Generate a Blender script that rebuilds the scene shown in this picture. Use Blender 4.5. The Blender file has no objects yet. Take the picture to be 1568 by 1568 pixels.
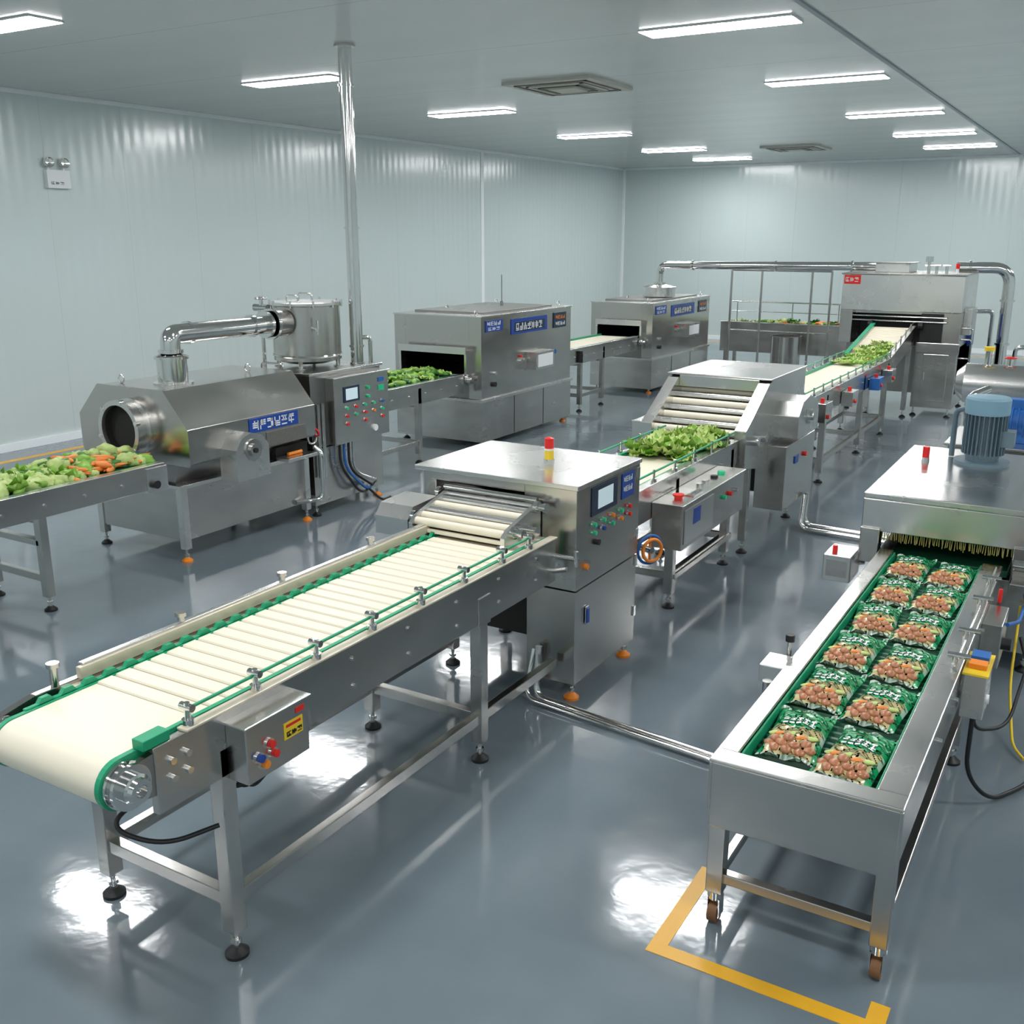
import bpy, bmesh, math, random
from mathutils import Vector, Matrix, Euler, noise
random.seed(11)
S = bpy.context.scene
COL = S.collection
pi = math.pi

# ------------------------------------------------------------------ materials
def nmat(name):
    m = bpy.data.materials.new(name); m.use_nodes = True
    nt = m.node_tree; b = nt.nodes['Principled BSDF']
    return m, nt, b

def mat(name, col, rough=.5, metal=0., var=0., vscale=8., bump=0., bscale=60., coat=0., emis=0., stretch=None, rvar=0., trans=0.):
    m, nt, b = nmat(name)
    L = nt.links
    b.inputs['Base Color'].default_value = (*col, 1)
    b.inputs['Roughness'].default_value = rough
    b.inputs['Metallic'].default_value = metal
    b.inputs['Coat Weight'].default_value = coat
    if trans: b.inputs['Transmission Weight'].default_value = trans
    if emis:
        b.inputs['Emission Color'].default_value = (*col, 1)
        b.inputs['Emission Strength'].default_value = emis
    if var or bump or rvar:
        tc = nt.nodes.new('ShaderNodeTexCoord'); mp = nt.nodes.new('ShaderNodeMapping')
        L.new(tc.outputs['Object'], mp.inputs['Vector'])
        if stretch: mp.inputs['Scale'].default_value = stretch
        n1 = nt.nodes.new('ShaderNodeTexNoise'); n1.inputs['Scale'].default_value = vscale; n1.inputs['Detail'].default_value = 5
        L.new(mp.outputs[0], n1.inputs['Vector'])
        if var:
            mx = nt.nodes.new('ShaderNodeMix'); mx.data_type = 'RGBA'
            mx.inputs[6].default_value = (*[max(0, c*(1-var)) for c in col], 1)
            mx.inputs[7].default_value = (*[min(1, c*(1+var)) for c in col], 1)
            L.new(n1.outputs['Fac'], mx.inputs[0]); L.new(mx.outputs[2], b.inputs['Base Color'])
        if rvar:
            mr = nt.nodes.new('ShaderNodeMapRange')
            mr.inputs[1].default_value = .3; mr.inputs[2].default_value = .7
            mr.inputs[3].default_value = max(.02, rough-rvar); mr.inputs[4].default_value = rough+rvar
            L.new(n1.outputs['Fac'], mr.inputs[0]); L.new(mr.outputs[0], b.inputs['Roughness'])
        if bump:
            n2 = nt.nodes.new('ShaderNodeTexNoise'); n2.inputs['Scale'].default_value = bscale; n2.inputs['Detail'].default_value = 3
            L.new(mp.outputs[0], n2.inputs['Vector'])
            bp = nt.nodes.new('ShaderNodeBump'); bp.inputs['Strength'].default_value = bump; bp.inputs['Distance'].default_value = .01
            L.new(n2.outputs['Fac'], bp.inputs['Height']); L.new(bp.outputs[0], b.inputs['Normal'])
    return m

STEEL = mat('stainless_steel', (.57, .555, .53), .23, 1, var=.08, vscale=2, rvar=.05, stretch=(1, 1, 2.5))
STEELD = mat('stainless_steel_shaded', (.36, .35, .335), .30, 1, var=.06, vscale=2, rvar=.03)  # darker copy of the steel, with the shade on panels put into its colour
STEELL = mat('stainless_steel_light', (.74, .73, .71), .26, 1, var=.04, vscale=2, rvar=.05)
CHROME = mat('polished_chrome', (.76, .755, .74), .11, 1)
CREAM = mat('cream_belt', (.85, .79, .64), .42, var=.03, vscale=6)
CREAMG = mat('belt_groove', (.40, .35, .25), .6)
GREEN = mat('green_plastic', (.01, .33, .16), .4, var=.15)
DGREEN = mat('dark_green_belt', (.012, .11, .055), .35, var=.3, vscale=20)
ALU = mat('aluminium_beige', (.66, .60, .48), .4, .3, var=.08)
BLACK = mat('black_rubber', (.012, .012, .013), .45)
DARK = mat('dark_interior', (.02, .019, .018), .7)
WHITE = mat('white_paint', (.82, .84, .85), .4)
BLUE = mat('blue_sign', (.012, .06, .32), .35)
BLUEB = mat('blue_motor_paint', (.02, .13, .42), .4)
GBLUE = mat('grey_blue_motor', (.12, .18, .22), .4)
LBLUE = mat('light_blue_cap', (.19, .34, .43), .4)
NAVY = mat('navy_screen_frame', (.02, .035, .07), .25)
SCREEN = mat('lcd_screen', (.55, .68, .74), .2, emis=.3)
RED = mat('red_plastic', (.75, .02, .015), .3)
ORANGE = mat('orange_plastic', (.85, .25, .02), .4)
YEL = mat('yellow_plastic', (.85, .60, .03), .4)
GBTN = mat('green_button', (.02, .55, .25), .3)
YLINE = mat('yellow_floor_paint', (.82, .43, .02), .35, var=.10, vscale=5)
GOLD = mat('brass_bristle', (.38, .34, .10), .4, .5)
LET1 = mat('lettuce_leaf', (.22, .43, .05), .45, var=.35, vscale=14)
LET2 = mat('lettuce_leaf_pale', (.50, .64, .20), .45, var=.2, vscale=14)
LET3 = mat('leaf_dark', (.05, .19, .025), .4, var=.4, vscale=14)
CABB = mat('cabbage_pale', (.46, .58, .20), .5, var=.40, vscale=18)
CUKE = mat('cucumber_skin', (.06, .20, .03), .35, var=.5, vscale=20)
ZUCC = mat('zucchini_skin', (.24, .42, .07), .35, var=.5, vscale=20)
CARROT = mat('carrot', (.82, .25, .05), .4, var=.15, vscale=20)
POTATO = mat('potato_in_film', (.46, .18, .085), .28, var=.35, vscale=30, coat=.35)
PGREEN = mat('packet_green', (.012, .34, .12), .22, coat=.5)
PFOIL = mat('packet_film', (.56, .47, .22), .25, coat=.5, var=.35, vscale=22)
PEDGE = mat('packet_clear_edge', (.50, .62, .52), .2, coat=.5)
LAMP = mat('lamp_diffuser', (1, 1, 1), .5, emis=52)
MESHM = mat('perforated_mesh', (.25, .24, .22), .5, .8, var=.5, vscale=160)

def panel_mat(name, col, axis, rough, ribs, seam, metal=0., bumpd=.002, seamd=.8, spec=.5):
    m, nt, b = nmat(name); L = nt.links
    tc = nt.nodes.new('ShaderNodeTexCoord'); sp = nt.nodes.new('ShaderNodeSeparateXYZ')
    L.new(tc.outputs['Object'], sp.inputs[0])
    o = sp.outputs[axis]
    def mth(op, a, bb):
        n = nt.nodes.new('ShaderNodeMath'); n.operation = op
        for i, v in enumerate((a, bb)):
            if v is None: continue
            if isinstance(v, (int, float)): n.inputs[i].default_value = v
            else: L.new(v, n.inputs[i])
        return n.outputs[0]
    rib = mth('SINE', mth('MULTIPLY', o, 2*pi/ribs), None)
    ns = nt.nodes.new('ShaderNodeTexNoise'); ns.inputs['Scale'].default_value = 1.3; ns.inputs['Detail'].default_value = 3
    L.new(tc.outputs['Object'], ns.inputs['Vector'])
    fr = mth('FRACT', mth('DIVIDE', o, seam), None)
    sm = mth('LESS_THAN', fr, .010)
    h = mth('ADD', mth('MULTIPLY', rib, .5), mth('MULTIPLY', ns.outputs['Fac'], 1.5))
    h = mth('SUBTRACT', h, mth('MULTIPLY', sm, 1.5))
    bp = nt.nodes.new('ShaderNodeBump'); bp.inputs['Distance'].default_value = bumpd; bp.inputs['Strength'].default_value = .8
    L.new(h, bp.inputs['Height']); L.new(bp.outputs[0], b.inputs['Normal'])
    mx = nt.nodes.new('ShaderNodeMix'); mx.data_type = 'RGBA'
    mx.inputs[6].default_value = (*col, 1); mx.inputs[7].default_value = (*[c*seamd for c in col], 1)
    L.new(sm, mx.inputs[0]); L.new(mx.outputs[2], b.inputs['Base Color'])
    b.inputs['Roughness'].default_value = rough; b.inputs['Metallic'].default_value = metal
    b.inputs['Specular IOR Level'].default_value = spec
    return m
WALLY = panel_mat('wall_panel_side', (.61, .70, .695), 1, .18, .16, 1.1, seamd=.93, spec=1.)
WALLX = panel_mat('wall_panel_end', (.59, .68, .675), 0, .18, .16, 1.1, seamd=.93, spec=1.)
CEIL = panel_mat('ceiling_panel', (.58, .60, .585), 1, .16, 1.0, 2.0, bumpd=.002, seamd=.85)

def floor_mat():
    m, nt, b = nmat('epoxy_floor'); L = nt.links
    tc = nt.nodes.new('ShaderNodeTexCoord')
    n = nt.nodes.new('ShaderNodeTexNoise'); n.inputs['Scale'].default_value = 1.1; n.inputs['Detail'].default_value = 6; n.inputs['Roughness'].default_value = .6
    L.new(tc.outputs['Object'], n.inputs['Vector'])
    r = nt.nodes.new('ShaderNodeValToRGB')
    r.color_ramp.elements[0].position = .3; r.color_ramp.elements[0].color = (.145, .185, .212, 1)
    r.color_ramp.elements[1].position = .7; r.color_ramp.elements[1].color = (.182, .225, .255, 1)
    L.new(n.outputs['Fac'], r.inputs[0]); L.new(r.outputs[0], b.inputs['Base Color'])
    mr = nt.nodes.new('ShaderNodeMapRange'); mr.inputs[1].default_value = .35; mr.inputs[2].default_value = .65
    mr.inputs[3].default_value = .06; mr.inputs[4].default_value = .14
    L.new(n.outputs['Fac'], mr.inputs[0]); L.new(mr.outputs[0], b.inputs['Roughness'])
    n2 = nt.nodes.new('ShaderNodeTexNoise'); n2.inputs['Scale'].default_value = 2.6; n2.inputs['Detail'].default_value = 5
    L.new(tc.outputs['Object'], n2.inputs['Vector'])
    bp = nt.nodes.new('ShaderNodeBump'); bp.inputs['Strength'].default_value = .30; bp.inputs['Distance'].default_value = .010
    L.new(n2.outputs['Fac'], bp.inputs['Height']); L.new(bp.outputs[0], b.inputs['Normal'])
    b.inputs['Specular IOR Level'].default_value = .7
    return m
FLOOR = floor_mat()

# ------------------------------------------------------------------ mesh builder
class MB:
    def __init__(s, name, parent=None, bevel=0.):
        s.name, s.parent, s.bevel = name, parent, bevel
        s.v, s.f, s.m, s.sm, s.mats = [], [], [], [], []
    def mi(s, mt):
        if mt not in s.mats: s.mats.append(mt)
        return s.mats.index(mt)
    def add(s, vs, fs, mt, smooth=False):
        o = len(s.v); s.v += [tuple(v) for v in vs]; k = s.mi(mt)
        for f in fs:
            s.f.append([o+i for i in f]); s.m.append(k); s.sm.append(smooth)
    def box(s, x0, x1, y0, y1, z0, z1, mt):
        vs = [(x, y, z) for z in (z0, z1) for y in (y0, y1) for x in (x0, x1)]
        s.add(vs, [(0, 2, 3, 1), (4, 5, 7, 6), (0, 1, 5, 4), (2, 6, 7, 3), (0, 4, 6, 2), (1, 3, 7, 5)], mt)
    def obox(s, c, size, rot, mt):
        R = Euler(rot).to_matrix(); a, b, d = [q/2 for q in size]
        vs = [Vector(c)+R @ Vector((x, y, z)) for z in (-d, d) for y in (-b, b) for x in (-a, a)]
        s.add(vs, [(0, 2, 3, 1), (4, 5, 7, 6), (0, 1, 5, 4), (2, 6, 7, 3), (0, 4, 6, 2), (1, 3, 7, 5)], mt)
    def prism(s, pts, axis, a0, a1, mt, smooth=False):
        n = len(pts)
        def P(p, a):
            return {'x': (a, p[0], p[1]), 'y': (p[0], a, p[1]), 'z': (p[0], p[1], a)}[axis]
        vs = [P(p, a0) for p in pts]+[P(p, a1) for p in pts]
        s.add(vs, [(i, (i+1) % n, n+(i+1) % n, n+i) for i in range(n)], mt, smooth)
        s.add(vs, [tuple(range(n))[::-1], tuple(range(n, 2*n))], mt)
    def frame(s, d):
        d = Vector(d).normalized(); a = Vector((0, 0, 1)) if abs(d.z) < .9 else Vector((1, 0, 0))
        u = d.cross(a).normalized(); return d, u, d.cross(u)
    def cyl(s, p0, p1, r, mt, r2=None, n=20, cap=True):
        p0, p1 = Vector(p0), Vector(p1); r2 = r if r2 is None else r2
        d, u, w = s.frame(p1-p0); vs = []
        for p, q in ((p0, r), (p1, r2)):
            vs += [p+(u*math.cos(2*pi*i/n)+w*math.sin(2*pi*i/n))*q for i in range(n)]
        s.add(vs, [(i, (i+1) % n, n+(i+1) % n, n+i) for i in range(n)], mt, True)
        if cap: s.add(vs, [tuple(range(n))[::-1], tuple(range(n, 2*n))], mt)
    def lathe(s, c, d, prof, mt, n=32, smooth=True):
        c = Vector(c); d, u, w = s.frame(d); vs = []
        for r, h in prof:
            vs += [c+d*h+(u*math.cos(2*pi*i/n)+w*math.sin(2*pi*i/n))*max(r, 1e-4) for i in range(n)]
        for k in range(len(prof)-1):
            s.add(vs[k*n:(k+2)*n], [(i, (i+1) % n, n+(i+1) % n, n+i) for i in range(n)], mt, smooth)
    def torus(s, c, d, R, r, mt, n=28, k=10):
        c = Vector(c); d, u, w = s.frame(d); vs = []
        for i in range(n):
            a = 2*pi*i/n; e = u*math.cos(a)+w*math.sin(a)
            for j in range(k):
                b = 2*pi*j/k; vs.append(c+e*(R+r*math.cos(b))+d*r*math.sin(b))
        s.add(vs, [(i*k+j, ((i+1) % n)*k+j, ((i+1) % n)*k+(j+1) % k, i*k+(j+1) % k) for i in range(n) for j in range(k)], mt, True)
    def tube(s, pts, r, mt, fil=0., n=14):
        pts = [Vector(p) for p in pts]; path = [pts[0]]
        for i in range(1, len(pts)-1):
            if fil > 0:
                a = (pts[i-1]-pts[i]); b = (pts[i+1]-pts[i]); f = min(fil, a.length*.49, b.length*.49)
                a = pts[i]+a.normalized()*f; b = pts[i]+b.normalized()*f
                for k in range(9):
                    t = k/8; path.append(a*(1-t)**2+pts[i]*2*t*(1-t)+b*t*t)
            else: path.append(pts[i])
        path.append(pts[-1])
        d, u, w = s.frame(path[1]-path[0]); vs = []; N = len(path)
        for i, p in enumerate(path):
            t = (path[min(i+1, N-1)]-path[max(i-1, 0)]).normalized()
            u = (u-t*u.dot(t)).normalized(); w = t.cross(u)
            vs += [p+(u*math.cos(2*pi*j/n)+w*math.sin(2*pi*j/n))*r for j in range(n)]
        s.add(vs, [(i*n+j, i*n+(j+1) % n, (i+1)*n+(j+1) % n, (i+1)*n+j) for i in range(N-1) for j in range(n)], mt, True)
        s.add(vs, [tuple(range(n))[::-1], tuple(range((N-1)*n, N*n))], mt)
    def blob(s, c, rad, rot, mt, amp=.12, nu=12, nv=8, taper=0.):
        R = Euler(rot).to_matrix(); sd = random.random()*99; vs = []; c = Vector(c)
        for j in range(nv+1):
            ph = pi*j/nv
            for i in range(nu):
                a = 2*pi*i/nu
                d = Vector((math.cos(ph), math.sin(ph)*math.cos(a), math.sin(ph)*math.sin(a)))
                q = 1+amp*noise.noise(d*1.7+Vector((sd, 0, 0)))*2
                tp = 1-taper*(d.x*.5+.5)
                vs.append(c+R @ Vector((d.x*rad[0]*q, d.y*rad[1]*q*tp, d.z*rad[2]*q*tp)))
        s.add(vs, [(j*nu+i, j*nu+(i+1) % nu, (j+1)*nu+(i+1) % nu, (j+1)*nu+i) for j in range(nv) for i in range(nu)], mt, True)
    def leaf(s, c, L, W, rot, mt, cup=.35, ruf=.12):
        R = Euler(rot).to_matrix(); c = Vector(c); nu, nv = 9, 8; vs = []; ph = random.random()*6
        for j in range(nv):
            v = j/(nv-1); w = W*(.22+.78*math.sin(pi*min(1, v*.78+.06)))
            for i in range(nu):
                u = -1+2*i/(nu-1)
                z = cup*L*(u*u*.5+(v-.4)**2*.9)+ruf*L*abs(u)**1.5*math.sin(v*17+ph+i)*.8+.02*L*math.sin(u*9+ph)
                vs.append(c+R @ Vector((u*w, (v-.5)*L, z)))
        s.add(vs, [(j*nu+i, j*nu+i+1, (j+1)*nu+i+1, (j+1)*nu+i) for j in range(nv-1) for i in range(nu-1)], mt, True)
    def done(s):
        me = bpy.data.meshes.new(s.name); me.from_pydata(s.v, [], s.f)
        for m in s.mats: me.materials.append(m)
        me.polygons.foreach_set('material_index', s.m); me.polygons.foreach_set('use_smooth', s.sm)
        bm = bmesh.new(); bm.from_mesh(me); bmesh.ops.recalc_face_normals(bm, faces=bm.faces); bm.to_mesh(me); bm.free()
        ob = bpy.data.objects.new(s.name, me); COL.objects.link(ob)
        if s.parent:
            ob.parent = s.parent; ob.matrix_parent_inverse = Matrix.Translation(-s.parent.location)
        if s.bevel:
            b = ob.modifiers.new('bevel', 'BEVEL'); b.width = s.bevel; b.segments = 2; b.limit_method = 'ANGLE'; b.angle_limit = .7; b.use_clamp_overlap = True
        return ob

def group(name, loc):
    e = bpy.data.objects.new(name, None); e.location = loc; e.empty_display_size = .2; COL.objects.link(e); return e

def glyphs(M, x, y0, z0, n, w, h, mt, gap=.18, face='x', rnd=3):
    """pseudo characters made of strokes on a face with normal +x (running along y) or -y (running along x)"""
    rs = random.Random(rnd+n)
    for k in range(n):
        a = y0+k*w*(1+gap)
        def bar(u0, u1, v0, v1):
            if face == 'x': M.box(x, x+.002, a+u0*w, a+u1*w, z0+v0*h, z0+v1*h, mt)
            else: M.box(a+u0*w, a+u1*w, x-.002, x, z0+v0*h, z0+v1*h, mt)
        for v in rs.sample([0, .22, .44, .66, .86], 3): bar(.05, .95, v, v+.14)
        for u in rs.sample([.05, .3, .45, .65, .83], 2): bar(u, u+.14, 0 if rs.random() < .6 else .4, 1)

def foot(M, x, y, zt=.12, col=BLACK, r=.042):
    M.lathe((x, y, .0), (0, 0, 1), [(0, 0), (r, 0), (r, .012), (r*.7, .022), (.016, .034), (0, .034)], col, n=18)
    M.cyl((x, y, .02), (x, y, zt), .010, CHROME, n=10)
    M.cyl((x, y, .05), (x, y, .065), .020, CHROME, n=6)

def leg(M, D, x, y, zt, w=.03, col=BLACK, zb=.10):
    M.box(x-w, x+w, y-w, y+w, zb, zt, STEEL); foot(D, x, y, zb+.02, col)

# ------------------------------------------------------------------ room
XL, XR, YF, YB, ZC = -10.8, 5.0, -4.0, 23.4, 3.95
def room(name, *a, mt):
    M = MB(name); M.box(*a, mt); return M.done()
room('floor', XL-.1, XR+.1, YF-.1, YB+.1, -.1, 0, mt=FLOOR)
room('ceiling', XL-.1, XR+.1, YF-.1, YB+.1, ZC, ZC+.1, mt=CEIL)
room('wall_left', XL-.1, XL, YF, YB, 0, ZC, mt=WALLY)
room('wall_right', XR, XR+.1, YF, YB, 0, ZC, mt=WALLY)
room('wall_back', XL, XR, YB, YB+.1, 0, ZC, mt=WALLX)
room('wall_front', XL, XR, YF-.1, YF, 0, ZC, mt=WALLX)
TRIM = mat('white_trim', (.88, .93, .95), .35)
SEAM = mat('ceiling_seam', (.30, .36, .40), .4)
room('trim_1', XL, XL+.035, YF, YB, ZC-.05, ZC-.001, mt=TRIM)
room('trim_2', XL+.035, XR, YB-.035, YB, ZC-.05, ZC-.001, mt=TRIM)
room('trim_3', XL, XL+.05, YB-.05, YB, 0, ZC-.05, mt=TRIM)
room('trim_4', XL, XL+.012, 16.95, 17.05, 0, ZC-.05, mt=TRIM)
M = MB('trim_5')
for x in (-2.2, 2.2): M.box(x-.02, x+.02, YF, YB-.04, ZC-.012, ZC-.0005, SEAM)
M.done()
room('baseboard_left', XL, XL+.03, YF, YB-.05, 0, .09, mt=TRIM)
room('baseboard_back', XL+.05, XR, YB-.03, YB, 0, .09, mt=TRIM)

# floor marking lines
M = MB('floor_marking_line')
Z1 = .002
M.box(-1.13, -1.07, 2.80, 3.36, .0, Z1, YLINE); M.box(-1.07, -.40, 2.80, 2.86, .0, Z1, YLINE); M.box(-.40, -.34, 2.60, 2.95, 0, Z1, YLINE)
M.done()
M = MB('floor_marking_line'); M.box(-10.35, -10.25, -3, 22.8, 0, Z1, YLINE); M.box(-10.25, 4, 22.70, 22.80, 0, Z1, YLINE); M.done()

# ------------------------------------------------------------------ ceiling lights
def light_panel():
    M = MB('ceiling_light_panel')
    M.box(-.61, .61, -.15, .15, -.012, 0, WHITE)
    M.box(-.60, .60, -.14, .14, -.016, -.0121, LAMP)
    return M.done()
L0 = light_panel(); first = True
for xr, ys in ((-7.75, (-1.8, 1.8, 5.25, 8.56, 11.95, 15.6, 19.0, 21.7)), (-2.97, (-2, 1.4, 4.75, 8.08, 11.33, 14.9, 18.1, 20.9)), (1.8, (-2, 1.4, 4.75, 8.08, 11.33, 14.9, 18.1, 20.9))):  # third row and panels behind camera are unseen, added for light and reflections
    for y in ys:
        if first: ob = L0; first = False
        else:
            ob = bpy.data.objects.new('ceiling_light_panel', L0.data); COL.objects.link(ob)
        ob.location = (xr, y, ZC)

# air vents
VENTM = mat('vent_plastic', (.62, .60, .54), .5)
VENTD = mat('vent_slot', (.16, .15, .13), .6)
def vent(x, y, s):
    M = MB('ceiling_air_vent')
    M.box(x-s, x+s, y-s, y+s, ZC-.03, ZC, VENTM)
    for k in range(4):
        q = s*(.82-.18*k); z = ZC-.03-.006*k
        t = .03
        m = VENTD if k % 2 == 0 else VENTM
        M.box(x-q, x+q, y-q, y-q+t, z-.008, z, m); M.box(x-q, x+q, y+q-t, y+q, z-.008, z, m)
        M.box(x-q, x-q+t, y-q, y+q, z-.008, z, m); M.box(x+q-t, x+q, y-q, y+q, z-.008, z, m)
    M.box(x-s*.3, x+s*.3, y-s*.3, y+s*.3, ZC-.06, ZC-.03, VENTM)
    M.done()
vent(-5.44, 10.3, .52); vent(-5.56, 19.5, .52)

# emergency light
M = MB('emergency_light')
M.box(XL, XL+.06, 7.68, 7.98, 2.92, 3.12, WHITE)
for y in (7.72, 7.92):
    M.cyl((XL+.03, y, 3.12), (XL+.03, y, 3.16), .012, WHITE)
    M.lathe((XL+.0, y, 3.20), (1, 0, 0), [(0, 0), (.05, 0), (.06, .05), (.055, .08), (.04, .075), (0, .07)], CHROME, n=20)
glyphs(M, XL+.06, 7.72, 2.96, 3, .05, .03, GBLUE)
M.done()

# ------------------------------------------------------------------ generic conveyor
def conveyor(name, x0, x1, y0, y1, z, legs, belt=CREAM, ph=.20, guide=True, slat=.0, legx=None, lower=True, posts=.34):
    """x0,x1 outer faces of side plates"""
    G = group(name, ((x0+x1)/2, (y0+y1)/2, 0))
    F = MB('frame', G, .003); D = MB('details', G)
    F.box(x1-.03, x1, y0, y1, z-ph, z+.015, STEEL); F.box(x0, x0+.03, y0, y1, z-ph, z+.015, STEEL)
    F.box(x1-.05, x1+.012, y0, y1, z+.015, z+.022, STEELL)
    F.box(x0-.012, x0+.05, y0, y1, z+.015, z+.022, STEELL)
    B = MB('belt', G)
    B.box(x0+.032, x1-.032, y0+.005, y1-.005, z-.03, z, belt)
    if slat:
        y = y0+.02
        while y < y1-slat:
            B.box(x0+.04, x1-.04, y, y+slat-.01, z, z+.005, belt); y += slat
    B.box(x0+.031, x0+.05, y0, y1, z, z+.028, GREEN); B.box(x1-.062, x1-.05, y0, y1, z, z+.02, GREEN)
    lx = legx or (x0+.03, x1-.03)
    for y in legs:
        for x in lx: leg(F, D, x, y, z-.03)
        F.box(lx[0], lx[1], y-.02, y+.02, .20, .25, STEEL)
        F.box(lx[0], lx[1], y-.02, y+.02, z-ph-.04, z-ph, STEELD)
    if lower and len(legs) > 1:
        for x in lx: F.box(x-.02, x+.02, legs[0], legs[-1], .20, .25, STEEL)
    if guide:
        for x in (x1-.01, x0+.01):
            D.tube([(x, y0+.05, z+.085), (x, y1-.05, z+.085)], .007, GREEN, n=8)
            y = y0+.1
            while y < y1-.05:
                D.cyl((x, y, z+.02), (x, y, z+.10), .009, CHROME, n=8); D.cyl((x, y, z+.022), (x, y, z+.045), .018, CHROME, n=10); y += posts
    y = y0+.15
    while y < y1-.05:
        D.cyl((x1, y, z-ph*.5), (x1+.012, y, z-ph*.5), .010, CHROME, n=8); y += .3
    return G, F, D, B
def fin(*a):
    for q in a: q.done()

# ------------------------------------------------------------------ 1. front belt conveyor
G = group('belt_conveyor', (-2.65, 3, 0))
F = MB('frame', G, .003); D = MB('details', G); B = MB('belt', G)
bx0, bx1 = -2.86, -2.345
yr, zr, rr = 1.69, .843, .077
def stadium(r, yend):
    p = [(yr+r*math.cos(a), zr+r*math.sin(a)) for a in [pi/2+pi*i/16 for i in range(17)]]
    return p+[(yend, zr-r), (yend, zr+r)]
B.prism(stadium(rr, 4.30), 'x', bx0+.012, bx1-.014, CREAM, True)
B.prism(stadium(rr+.004, 4.30), 'x', bx0-.004, bx0+.014, GREEN)
B.prism(stadium(rr+.004, 4.30), 'x', bx1-.018, bx1+.002, GREEN)
B.box(bx0+.016, bx1-.020, 1.998, 4.05, .9195, .9206, CREAMG)
y = 2.0
while y < 4.0:
    B.prism([(y, .920), (y+.004, .927), (y+.060, .927), (y+.064, .920)], 'x', bx0+.016, bx1-.020, CREAM); y += .0745
# side plates
F.box(-2.335, -2.305, 1.78, 4.30, .70, .925, STEEL)
F.box(-2.340, -2.295, 1.90, 4.30, .925, .934, ALU)
F.prism([(1.64, .80), (1.64, .88), (1.70, .90), (1.82, .91), (1.82, .76), (1.70, .78)], 'x', -2.333, -2.310, STEELD)
F.box(-2.95, -2.92, 1.82, 4.30, .70, .93, STEEL)
F.box(-2.92, -2.868, 1.92, 4.30, .905, .918, ALU)
F.box(-2.925, -2.900, 1.98, 4.05, .93, .972, ALU)
F.box(-2.94, -2.912, 2.00, 4.03, .972, .979, STEELL)
F.prism([(1.66, .80), (1.66, .90), (1.82, .93), (1.82, .74)], 'x', -2.95, -2.92, STEELD)
y = 1.78
while y < 4.0:
    D.prism([(y, .921), (y+.02, .945), (y+.05, .945), (y+.07, .921)], 'x', -2.874, -2.856, GREEN)
    y += .085
F.box(-2.874, -2.856, 1.74, 4.05, .915, .929, GREEN)
F.box(bx1-.018, bx1, 1.78, 4.1, .921, .936, GREEN)
F.box(-2.36, -2.31, 1.75, 1.85, .925, .958, GREEN)
# roller ends
for sx, d in ((-2.338, 1), (-2.868, -1)):
    D.lathe((sx, yr, zr), (d, 0, 0), [(0, -.01), (.074, -.01), (.074, .012), (.062, .012), (.062, .028), (.070, .028), (.070, .040), (.048, .040), (.048, .062), (.040, .066), (.036, .082), (.020, .082), (.018, .055), (0, .055)], CHROME)
# guide rail right with posts
D.tube([(-2.325, 1.95, .985), (-2.325, 4.1, .985)], .006, GREEN, n=8)
for y in (1.93, 2.22, 2.52, 2.84, 3.16, 3.48, 3.80, 4.05):
    D.cyl((-2.32, y, .93), (-2.32, y, 1.01), .010, CHROME, n=10); D.cyl((-2.32, y, .934), (-2.32, y, .955), .020, CHROME, n=12)
    D.cyl((-2.345, y, .995), (-2.295, y, .995), .013, CHROME, n=10)
for y in (1.90, 2.45, 3.0, 3.6):
    D.cyl((-2.93, y, .93), (-2.93, y, 1.0), .014, STEEL, n=10); D.cyl((-2.93, y, 1.0), (-2.93, y, 1.015), .022, STEEL, n=10)
for y in (1.84, 1.90):
    for z in (.80, .86): D.cyl((-2.305, y, z), (-2.29, y, z), .012, CHROME, n=8)
for y in [2.7+.35*i for i in range(5)]:
    for z in (.76, .87): D.cyl((-2.305, y, z), (-2.298, y, z), .009, CHROME, n=8)
# legs and frame
for y in (2.06, 3.62):
    for x in (-2.335, -2.975): leg(F, D, x, y, .80, .030, zb=.10)
    F.box(-2.975, -2.335, y-.022, y+.022, .20, .25, STEEL)
    F.box(-2.975, -2.335, y-.022, y+.022, .66, .70, STEELD)
for x in (-2.335, -2.975): F.box(x-.02, x+.02, 2.06, 4.34, .20, .25, STEEL)
F.box(-2.36, -2.30, 3.57, 3.67, .69, .83, STEEL)
# drive motor and cables underneath
D.cyl((-2.75, 2.0, .70), (-2.48, 2.0, .70), .055, STEELD, n=20)
F.box(-2.50, -2.42, 1.93, 2.07, .63, .77, STEELD)
for k in range(4):
    D.tube([(-2.42, 2.10+.03*k, .70), (-2.40, 2.12+.04*k, .58-.02*k), (-2.36, 2.22+.03*k, .60), (-2.34, 2.26+.02*k, .70)], .007, BLACK, .08, n=8)
D.tube([(-2.50, 1.95, .66), (-2.55, 1.75, .60), (-2.40, 1.85, .52), (-2.30, 2.0, .55)], .008, BLACK, .1, n=8)
F.box(-2.305, -2.215, 2.06, 2.35, .685, .885, STEEL)
F.box(-2.315, -2.205, 2.05, 2.36, .885, .892, STEELL)
for y, z, c in ((2.11, .765, BLUE), (2.16, .795, RED), (2.13, .735, ORANGE), (2.175, .755, RED)):
    D.cyl((-2.215, y, z), (-2.195, y, z), .014, c, n=14); D.cyl((-2.215, y, z), (-2.208, y, z), .019, CHROME, n=14)
D.box(-2.215, -2.213, 2.23, 2.32, .77, .83, YEL); D.box(-2.213, -2.212, 2.24, 2.31, .812, .822, RED); D.box(-2.215, -2.213, 2.29, 2.33, .845, .865, RED)
glyphs(D, -2.213, 2.24, .778, 3, .022, .018, BLACK)
fin(F, D, B)

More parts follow.
